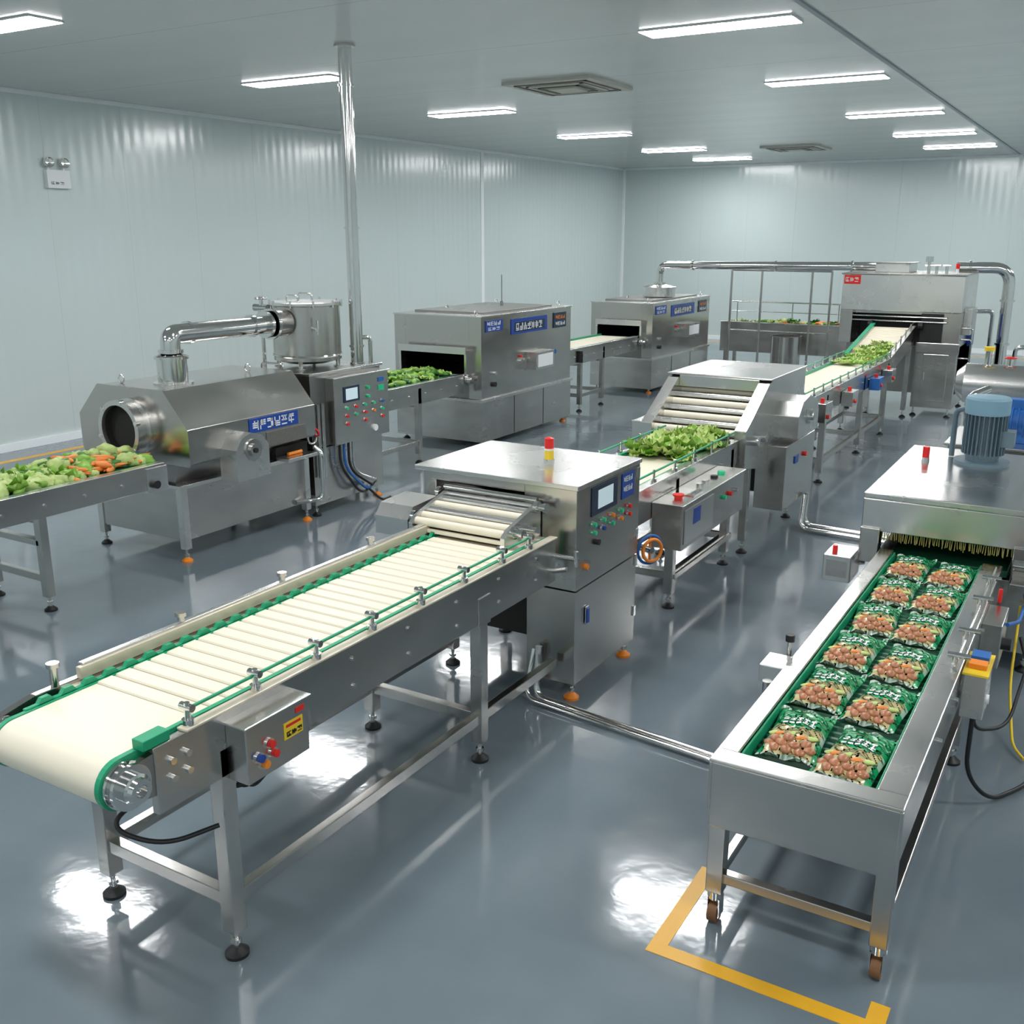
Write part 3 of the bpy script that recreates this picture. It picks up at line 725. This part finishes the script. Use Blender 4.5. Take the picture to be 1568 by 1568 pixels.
for k, m in enumerate((BLACK, BLUEB, BLACK, CHROME)):
    D.tube([(-5.80, 6.75+.06*k, .62), (-5.80, 6.75+.06*k, .42-.03*k), (-5.74, 6.95+.08*k, .12+.03*k), (-5.80, 7.2, .16)], .012, m, .12, n=8)
D.tube([(-5.80, 7.1, .16), (-5.7, 7.2, .015), (-5.72, 7.35, .015)], .012, BLACK, .06, n=8)
for p in ((-5.90, 6.52), (-5.90, 7.38), (-6.66, 6.52), (-6.66, 7.38)): foot(D, *p, .12, ORANGE if p[1] > 7 else BLACK)
D.tube([(-6.45, 6.52, 1.26), (-6.45, 6.52, 1.32), (-6.2, 6.52, 1.32), (-6.2, 6.52, 1.26)], .010, CHROME, .03, n=8)
for y in (6.52, 6.58): D.cyl((-5.83, y, .35), (-5.83, y, 1.0), .018, CHROME, n=10)
fin(F, D)

G = group('cyclone_tank', (-6.25, 6.9, 1.26)); D = MB('body', G); F = MB('legs', G)
c = (-6.25, 6.9, 0)
D.lathe(c, (0, 0, 1), [(.20, 1.30), (.30, 1.33), (.30, 1.80)], STEEL, n=48)
D.lathe(c, (0, 0, 1), [(.31, 1.80), (.32, 1.81), (.32, 1.83), (.30, 1.835), (.10, 1.85), (0, 1.85)], STEELL, n=48)
D.lathe(c, (0, 0, 1), [(.305, 1.36), (.31, 1.37), (.305, 1.38)], CHROME, n=48)
for a in (.5, 2.1, 3.6, 5.2):
    x, y = c[0]+.27*math.cos(a), c[1]+.27*math.sin(a); F.cyl((x, y, 1.263), (x, y, 1.40), .02, STEEL)
    F.cyl((x, y, 1.263), (x, y, 1.27), .04, STEEL)
for a in range(10):
    an = a*2*pi/10; F.cyl((c[0]+.315*math.cos(an), c[1]+.315*math.sin(an), 1.79), (c[0]+.315*math.cos(an), c[1]+.315*math.sin(an), 1.85), .010, CHROME, n=8)
F.tube([(-6.33, 6.9, 1.84), (-6.33, 6.9, 1.90), (-6.17, 6.9, 1.90), (-6.17, 6.9, 1.84)], .009, CHROME, .03, n=8)
F.tube([(-6.33, 6.75, 1.84), (-6.33, 6.75, 1.89), (-6.20, 6.75, 1.89), (-6.20, 6.75, 1.84)], .007, CHROME, .03, n=8)
F.cyl((-6.02, 6.72, 1.62), (-5.88, 6.62, 1.62), .014, CHROME); F.cyl((-5.88, 6.63, 1.58), (-5.88, 6.63, 1.70), .012, CHROME)
# valve stand beside the tank
F.cyl((-6.57, 6.68, 1.263), (-6.57, 6.68, 1.88), .018, CHROME); F.torus((-6.57, 6.68, 1.86), (0, 0, 1), .05, .009, CHROME, n=18, k=6)
F.cyl((-6.65, 6.68, 1.78), (-6.49, 6.68, 1.78), .03, CHROME); F.cyl((-6.57, 6.68, 1.70), (-6.57, 6.68, 1.76), .035, CHROME)
fin(D, F)

M = MB('exhaust_duct')
M.tube([(-6.2, 5.32, 1.52), (-6.2, 5.32, 1.67), (-6.22, 6.40, 1.67)], .075, CHROME, .15, n=24)
for y0_, r_ in ((5.50, .088), (6.18, .092), (6.34, .112), (6.40, .130)): M.cyl((-6.22, y0_, 1.67), (-6.22, y0_+.03, 1.67), r_, CHROME, n=24)
M.cyl((-6.22, 6.40, 1.67), (-6.22, 6.595, 1.67), .11, STEELD, n=24)
M.cyl((-6.2, 5.32, 1.535), (-6.2, 5.32, 1.56), .095, CHROME, n=24)
M.done()
M = MB('chimney_pipe')
M.cyl((-5.95, 7.22, 1.263), (-5.95, 7.22, ZC), .058, CHROME, n=24)
for z in (1.263, 1.42, 2.45, 3.62): M.cyl((-5.95, 7.22, z), (-5.95, 7.22, z+.02), .068, CHROME, n=24)
M.cyl((-5.95, 7.22, ZC-.02), (-5.95, 7.22, ZC-.001), .09, STEEL, n=24)
M.tube([(-5.89, 7.34, 1.263), (-5.89, 7.34, 1.50), (-5.93, 7.26, 1.50)], .02, CHROME, .04)
M.done()

# ------------------------------------------------------------------ 9. left feed conveyor
G, F, D, B = conveyor('vegetable_feed_conveyor', -6.46, -5.80, 2.2, 4.82, .80, (3.83,), guide=False, belt=DGREEN, legx=(-6.41, -5.84), ph=.16)
F.box(-6.41, -5.84, 3.8, 3.86, .45, .49, STEEL)
leg(F, D, -5.84, 2.4, .7); leg(F, D, -6.41, 2.4, .7)
F.box(-5.83, -5.79, 4.66, 4.84, .62, .80, STEELL); D.cyl((-5.79, 4.72, .68), (-5.76, 4.72, .68), .03, BLACK)
fin(F, D, B)
pile('mixed_vegetable_pile', -6.37, -5.90, 2.3, 4.25, .80, 400, 'CCCUUGCZLC', .04, .11)
pile('carrot_pile', -6.38, -5.93, 4.10, 4.80, .80, 150, 'RRCRCRGU', .09, .12)

# ------------------------------------------------------------------ 10. packet conveyor (right)
G = group('packet_conveyor', (-.69, 4.4, 0)); F = MB('frame', G, .004); D = MB('details', G); B = MB('belt', G)
X0, X1, Y0, Y1, ZT = -1.020, -.378, 3.04, 5.86, .66
# rim with inward flange
F.box(X0, X1, Y0, Y0+.09, ZT-.012, ZT, STEELL)
F.box(X0, X0+.075, Y0+.09, Y1, ZT-.012, ZT, STEELL); F.box(X1-.10, X1, Y0+.09, Y1, ZT-.012, ZT, STEELL)
F.box(X0+.01, X1-.01, Y0, Y0+.012, .40, ZT-.012, STEEL)
F.box(X0, X0+.012, Y0+.0, Y1, .46, ZT-.012, STEEL); F.box(X1-.012, X1, Y0, Y1, .46, ZT-.012, STEEL)
F.box(X0+.012, X1-.012, Y0+.012, Y1, .46, .47, STEELD)
F.box(X0+.075, X0+.085, Y0+.09, Y1, .57, ZT-.012, GREEN); F.box(X1-.11, X1-.10, Y0+.09, Y1, .57, ZT-.012, GREEN)
F.box(X0+.085, X1-.11, Y0+.09, Y0+.10, .55, ZT-.012, GREEN)
B.box(X0+.085, X1-.11, Y0+.10, Y1, .57, .590, DGREEN)
y = Y0+.12
while y < Y1-.03:
    B.prism([(y, .59), (y+.008, .605), (y+.024, .605), (y+.032, .59)], 'x', X0+.09, X1-.115, DGREEN); y += .048
# legs
lx = (X0+.04, X1-.035)
for x in lx:
    F.box(x-.03, x+.03, Y0+.005, Y0+.065, .13, ZT-.02, STEEL)
    F.box(x-.018, x+.018, Y0+.05, 5.8, .17, .21, STEEL)
    for y in (4.74, 5.80): F.box(x-.028, x+.028, y-.028, y+.028, .10, .50, STEEL); foot(D, x, y, .12)
    # caster
    D.cyl((x, Y0+.035, .10), (x, Y0+.035, .13), .028, CHROME)
    D.box(x-.024, x-.019, Y0+.012, Y0+.062, .03, .105, CHROME); D.box(x+.019, x+.024, Y0+.012, Y0+.062, .03, .105, CHROME)
    D.cyl((x-.017, Y0+.037, .040), (x+.017, Y0+.037, .040), .040, mat('caster_wheel', (.20, .09, .035), .5), n=24)
F.box(lx[0], lx[1], Y0+.02, Y0+.06, .17, .21, STEEL); F.box(lx[0], lx[1], 4.72, 4.76, .17, .21, STEEL)
# left side fittings
F.box(-1.13, -1.01, 3.95, 4.10, .56, .64, STEELL); D.cyl((-1.05, 4.12, .60), (-1.05, 4.12, .72), .010, CHROME); D.cyl((-1.05, 4.12, .70), (-1.05, 4.12, .73), .02, BLACK)
D.cyl((-1.09, 3.95, .52), (-1.09, 3.95, .57), .02, CHROME)
# right side fittings
for y in (3.7, 4.1, 4.5, 4.95, 5.3): D.cyl((X1, y, .60), (X1+.02, y, .60), .010, CHROME, n=8)
for y in (4.30, 4.62, 5.1, 5.45):
    D.cyl((X1-.03, y, ZT), (X1-.03, y, ZT+.05), .012, CHROME, n=10); D.cyl((X1-.06, y, ZT+.05), (X1+.03, y, ZT+.05), .012, CHROME, n=10)
D.cyl((X1-.02, 4.2, ZT+.03), (X1-.02, 5.7, ZT+.03), .007, CHROME)
F.box(X1+.01, X1+.10, 4.30, 4.52, .44, .64, STEELL)
D.box(X1+.005, X1+.105, 4.28, 4.54, .64, .648, YEL); D.box(X1+.02, X1+.09, 4.42, 4.50, .649, .675, BLUEB); D.box(X1+.02, X1+.09, 4.34, 4.40, .649, .67, ORANGE)
D.cyl((X1+.10, 4.40, .50), (X1+.11, 4.40, .50), .02, WHITE)
D.tube([(X1+.06, 4.35, .44), (X1+.06, 4.35, .16), (X1+.16, 4.42, .02), (X1+.32, 4.7, .02), (X1+.30, 5.2, .1), (X1+.15, 5.5, .4)], .010, BLACK, .15, n=8)
D.tube([(X1+.05, 4.45, .44), (X1+.06, 4.5, .30), (X1+.18, 4.7, .25), (X1+.22, 5.2, .45), (X1+.13, 5.75, .55)], .008, BLACK, .15, n=8)
D.tube([(X1+.12, 5.70, .50), (X1+.14, 5.3, .20), (X1+.20, 5.0, .03), (X1+.26, 4.9, .02)], .007, YEL, .12, n=8)
F.box(X1+.0, X1+.09, 5.0, 5.3, .40, .62, STEEL); D.cyl((X1+.09, 5.1, .5), (X1+.13, 5.1, .5), .03, BLACK)
D.tube([(X1+.10, 5.15, .58), (X1+.14, 5.3, .55), (X1+.14, 5.7, .50)], .010, BLUEB, .05)
D.cyl((X1+.04, 5.35, .62), (X1+.04, 5.35, .69), .010, RED)
fin(F, D, B)

# packets
def packet_mesh():
    M = MB('vegetable_packet')
    W, Lh = .107, .200; nu, nv = 21, 33
    def H(u, v):
        h = (max(0, 1-abs(u)**2.6))**.7*(max(0, 1-abs(v)**3.0))**.8
        wr = .0035*math.sin(u*9+v*5)+.003*math.sin(v*19+u*3)
        return .012+.050*(1-.05*v)*h+wr*min(1, 3*h)
    def P(i, j, top):
        u = -1+2*i/(nu-1); v = -1+2*j/(nv-1)
        x = u*W*(1-.10*(1-abs(v)**2)); y = v*Lh+(.003*(i % 2) if abs(v) > .99 else 0)
        e = min(1, (1-abs(u))*6)*min(1, (1-abs(v))*6)
        z = H(u, v) if top else .011-.010*e
        if abs(v) > .9: z += (.010*(abs(v)-.9)/.1)*(1+math.sin(u*7+v))
        return (x, y, z)
    for top in (1, 0):
        vs = [P(i, j, top) for j in range(nv) for i in range(nu)]
        for j in range(nv-1):
            for i in range(nu-1):
                v = -1+2*(j+.5)/(nv-1); u = -1+2*(i+.5)/(nu-1)
                if v < -.91 or v > .94: m = PEDGE
                elif v > -.10+.28*u*u: m = PGREEN
                elif v < -.25 and abs(u) > .84: m = PGREEN
                elif abs(u) > .9: m = PEDGE
                else: m = PFOIL
                a, b, c, d = vs[j*nu+i], vs[j*nu+i+1], vs[(j+1)*nu+i+1], vs[(j+1)*nu+i]
                M.add([a, b, c, d], [(0, 1, 2, 3)], m, True)
    rs = random.Random(5)
    def on(x, y, rad, mt, rot=0):
        M.blob((x, y, H(x/W/.92, y/Lh)-rad[2]*.30), rad, (0, 0, rot), mt, .07, 12, 8)
    for (x, y) in ((-.050, -.155), (-.008, -.165), (.038, -.157), (.068, -.142), (-.072, -.132), (-.030, -.132), (.014, -.134), (.052, -.118), (-.056, -.108), (-.012, -.106)):
        on(x, y, (.024, .020, .014), POTATO, rs.random()*3)
    for (x, y) in ((.030, -.088), (-.045, -.078)): on(x, y, (.022, .012, .008), CARROT, .5)
    for (x, y) in ((-.010, -.070), (.060, -.070), (-.068, -.055)): on(x, y, (.026, .013, .007), LET2, rs.random())
    for k in range(5):
        x = -.058+.024*k
        for dx, dy, a, b in ((0, 0, .018, .009), (.006, .0, .006, .054), (0, .022, .018, .009), (0, .045, .018, .009)):
            q = [(x+dx, .004+dy), (x+dx+a, .004+dy), (x+dx+a, .004+dy+b), (x+dx, .004+dy+b)]
            M.add([(p[0], p[1], H(p[0]/W/.9, p[1]/Lh)+.003) for p in q], [(0, 1, 2, 3)], WHITE)
    ob = M.done()
    bm = bmesh.new(); bm.from_mesh(ob.data); bmesh.ops.remove_doubles(bm, verts=bm.verts, dist=.0002); bm.to_mesh(ob.data); bm.free()
    return ob
pk = packet_mesh(); k = 0
for r in range(6):
    for s in (-1, 1):
        ob = pk if k == 0 else bpy.data.objects.new('vegetable_packet', pk.data)
        if k: COL.objects.link(ob)
        ob.location = (-.712+s*.110+random.uniform(-.004, .004), 3.40+.452*r+s*-.02+random.uniform(-.01, .01), .606)
        ob.rotation_euler = (0, 0, random.uniform(-.10, .10)-.04*s); k += 1

# ------------------------------------------------------------------ 11. packaging machine
G = group('packaging_machine', (-.65, 6.7, 0)); F = MB('housing', G, .006); D = MB('details', G)
F.box(-1.15, -.12, 5.92, 7.50, .93, .965, STEELL)
F.box(-1.15, -.12, 5.92, 5.95, .74, .93, STEELL); F.box(-1.15, -1.12, 5.95, 7.5, .60, .93, STEEL); F.box(-.15, -.12, 5.95, 7.5, .6, .93, STEEL)
F.box(-1.12, -.15, 7.47, 7.5, .6, .93, STEEL)
F.box(-1.15, -1.04, 5.90, 5.98, .55, .76, STEEL); F.box(-.34, -.12, 5.90, 5.98, .50, .76, STEEL)
for i in range(60):
    x = -1.03+.68*i/59+random.uniform(-.003, .003); D.cyl((x, 5.935, .745), (x+random.uniform(-.006, .006), 5.93, .69+random.uniform(-.008, .01)), .003, GOLD, n=5)
F.box(-1.0, -.36, 6.0, 7.4, .55, .59, DGREEN); F.box(-1.12, -.15, 6.5, 6.52, .6, .93, DARK)
F.box(-1.10, -.16, 6.0, 7.45, .12, .54, STEEL)
for p in ((-1.05, 6.06), (-.22, 6.06), (-1.05, 7.4), (-.22, 7.4)): foot(D, *p, .14)
F.box(-1.32, -1.16, 5.78, 6.02, .44, .60, STEELL); D.box(-1.30, -1.18, 5.779, 5.782, .47, .57, STEEL); D.cyl((-1.27, 5.85, .6), (-1.27, 5.85, .64), .015, RED)
D.tube([(-1.2, 6.0, .5), (-1.14, 6.05, .5)], .015, CHROME)
D.cyl((-.33, 5.90, .66), (-.20, 5.90, .66), .03, CHROME); F.box(-.33, -.18, 5.75, 5.9, .50, .60, STEEL)
D.cyl((-.99, 6.98, .965), (-.99, 6.98, .99), .025, CHROME); D.cyl((-.99, 6.98, .99), (-.99, 6.98, 1.06), .022, RED)
# motor on top
mx, my = -.665, 7.1
D.cyl((mx, my, .965), (mx, my, .985), .17, GBLUE, n=32); D.cyl((mx, my, .985), (mx, my, 1.01), .10, GBLUE, n=32)
D.cyl((mx, my, 1.01), (mx, my, 1.30), .105, GBLUE, n=32)
for i in range(28):
    a = 2*pi*i/28; D.obox((mx+.115*math.cos(a), my+.115*math.sin(a), 1.165), (.03, .005, .27), (0, 0, a), GBLUE)
D.lathe((mx, my, 1.30), (0, 0, 1), [(.132, -.01), (.135, 0), (.135, .085), (.125, .10), (0, .105)], LBLUE)
D.box(mx+.10, mx+.18, my-.06, my+.06, 1.09, 1.19, GBLUE)
D.tube([(mx-.12, my+.1, 1.30), (mx-.20, my+.12, 1.28), (mx-.20, my+.12, .97)], .018, GBLUE, .05, n=10)
fin(F, D)

# extra equipment in the right rear
G = group('blue_pump_motor', (-.75, 8.9, 0)); F = MB('base', G, .005); D = MB('motor', G)
F.box(-1.05, -.30, 8.5, 9.3, .10, .80, STEEL); F.box(-1.08, -.28, 8.47, 9.33, .80, .82, STEELL)
for p in ((-1.0, 8.55), (-.35, 8.55), (-1, 9.25), (-.35, 9.25)): foot(D, *p, .12)
D.cyl((-.80, 8.8, .98), (-.40, 8.8, .98), .12, BLUEB, n=28)
for i in range(8): D.cyl((-.78+.045*i, 8.8, .98), (-.77+.045*i, 8.8, .98), .135, BLUEB, n=28)
F.box(-.75, -.45, 8.72, 8.88, .82, .90, BLUEB); F.box(-.68, -.55, 8.74, 8.86, 1.08, 1.16, BLUEB)
D.lathe((-.80, 8.8, .98), (-1, 0, 0), [(.12, 0), (.14, .01), (.14, .04), (.06, .06), (.06, .10), (0, .10)], STEELL)
D.tube([(-.9, 8.8, .98), (-.97, 8.8, .98), (-.97, 8.8, 1.15), (-.85, 8.95, 1.2)], .03, CHROME, .06)
fin(F, D)
G = group('horizontal_tank', (-.95, 11.2, 0)); F = MB('stand', G, .005); D = MB('tank', G)
D.lathe((-1.35, 11.2, .95), (1, 0, 0), [(0, -.05), (.12, -.02), (.2, .06), (.2, .9), (.12, .97), (0, 1.0)], STEELL)
F.box(-1.25, -1.15, 11.05, 11.35, 0, .80, STEEL); F.box(-.75, -.65, 11.05, 11.35, 0, .80, STEEL)
D.cyl((-1.1, 11.2, 1.14), (-1.1, 11.2, 1.28), .03, CHROME); D.cyl((-1.1, 11.2, 1.28), (-1.1, 11.2, 1.32), .05, YEL)
D.cyl((-.9, 11.2, 1.14), (-.9, 11.2, 1.22), .03, CHROME); D.torus((-.9, 11.2, 1.22), (0, 0, 1), .05, .008, RED)
fin(F, D)

# ------------------------------------------------------------------ world, camera
w = bpy.data.worlds.new('world'); S.world = w; w.use_nodes = True
w.node_tree.nodes['Background'].inputs[0].default_value = (.8, .85, .9, 1); w.node_tree.nodes['Background'].inputs[1].default_value = .3
cam = bpy.data.cameras.new('camera'); co = bpy.data.objects.new('camera', cam); COL.objects.link(co)
cam.sensor_width = 36; cam.lens = 36*1545/1568; cam.clip_end = 100
co.location = (0, 0, 2.4); co.rotation_euler = (math.radians(90-15.35), 0, math.radians(30.8))
S.camera = co
S.view_settings.view_transform = 'Standard'; S.view_settings.look = 'None'; S.view_settings.exposure = .12
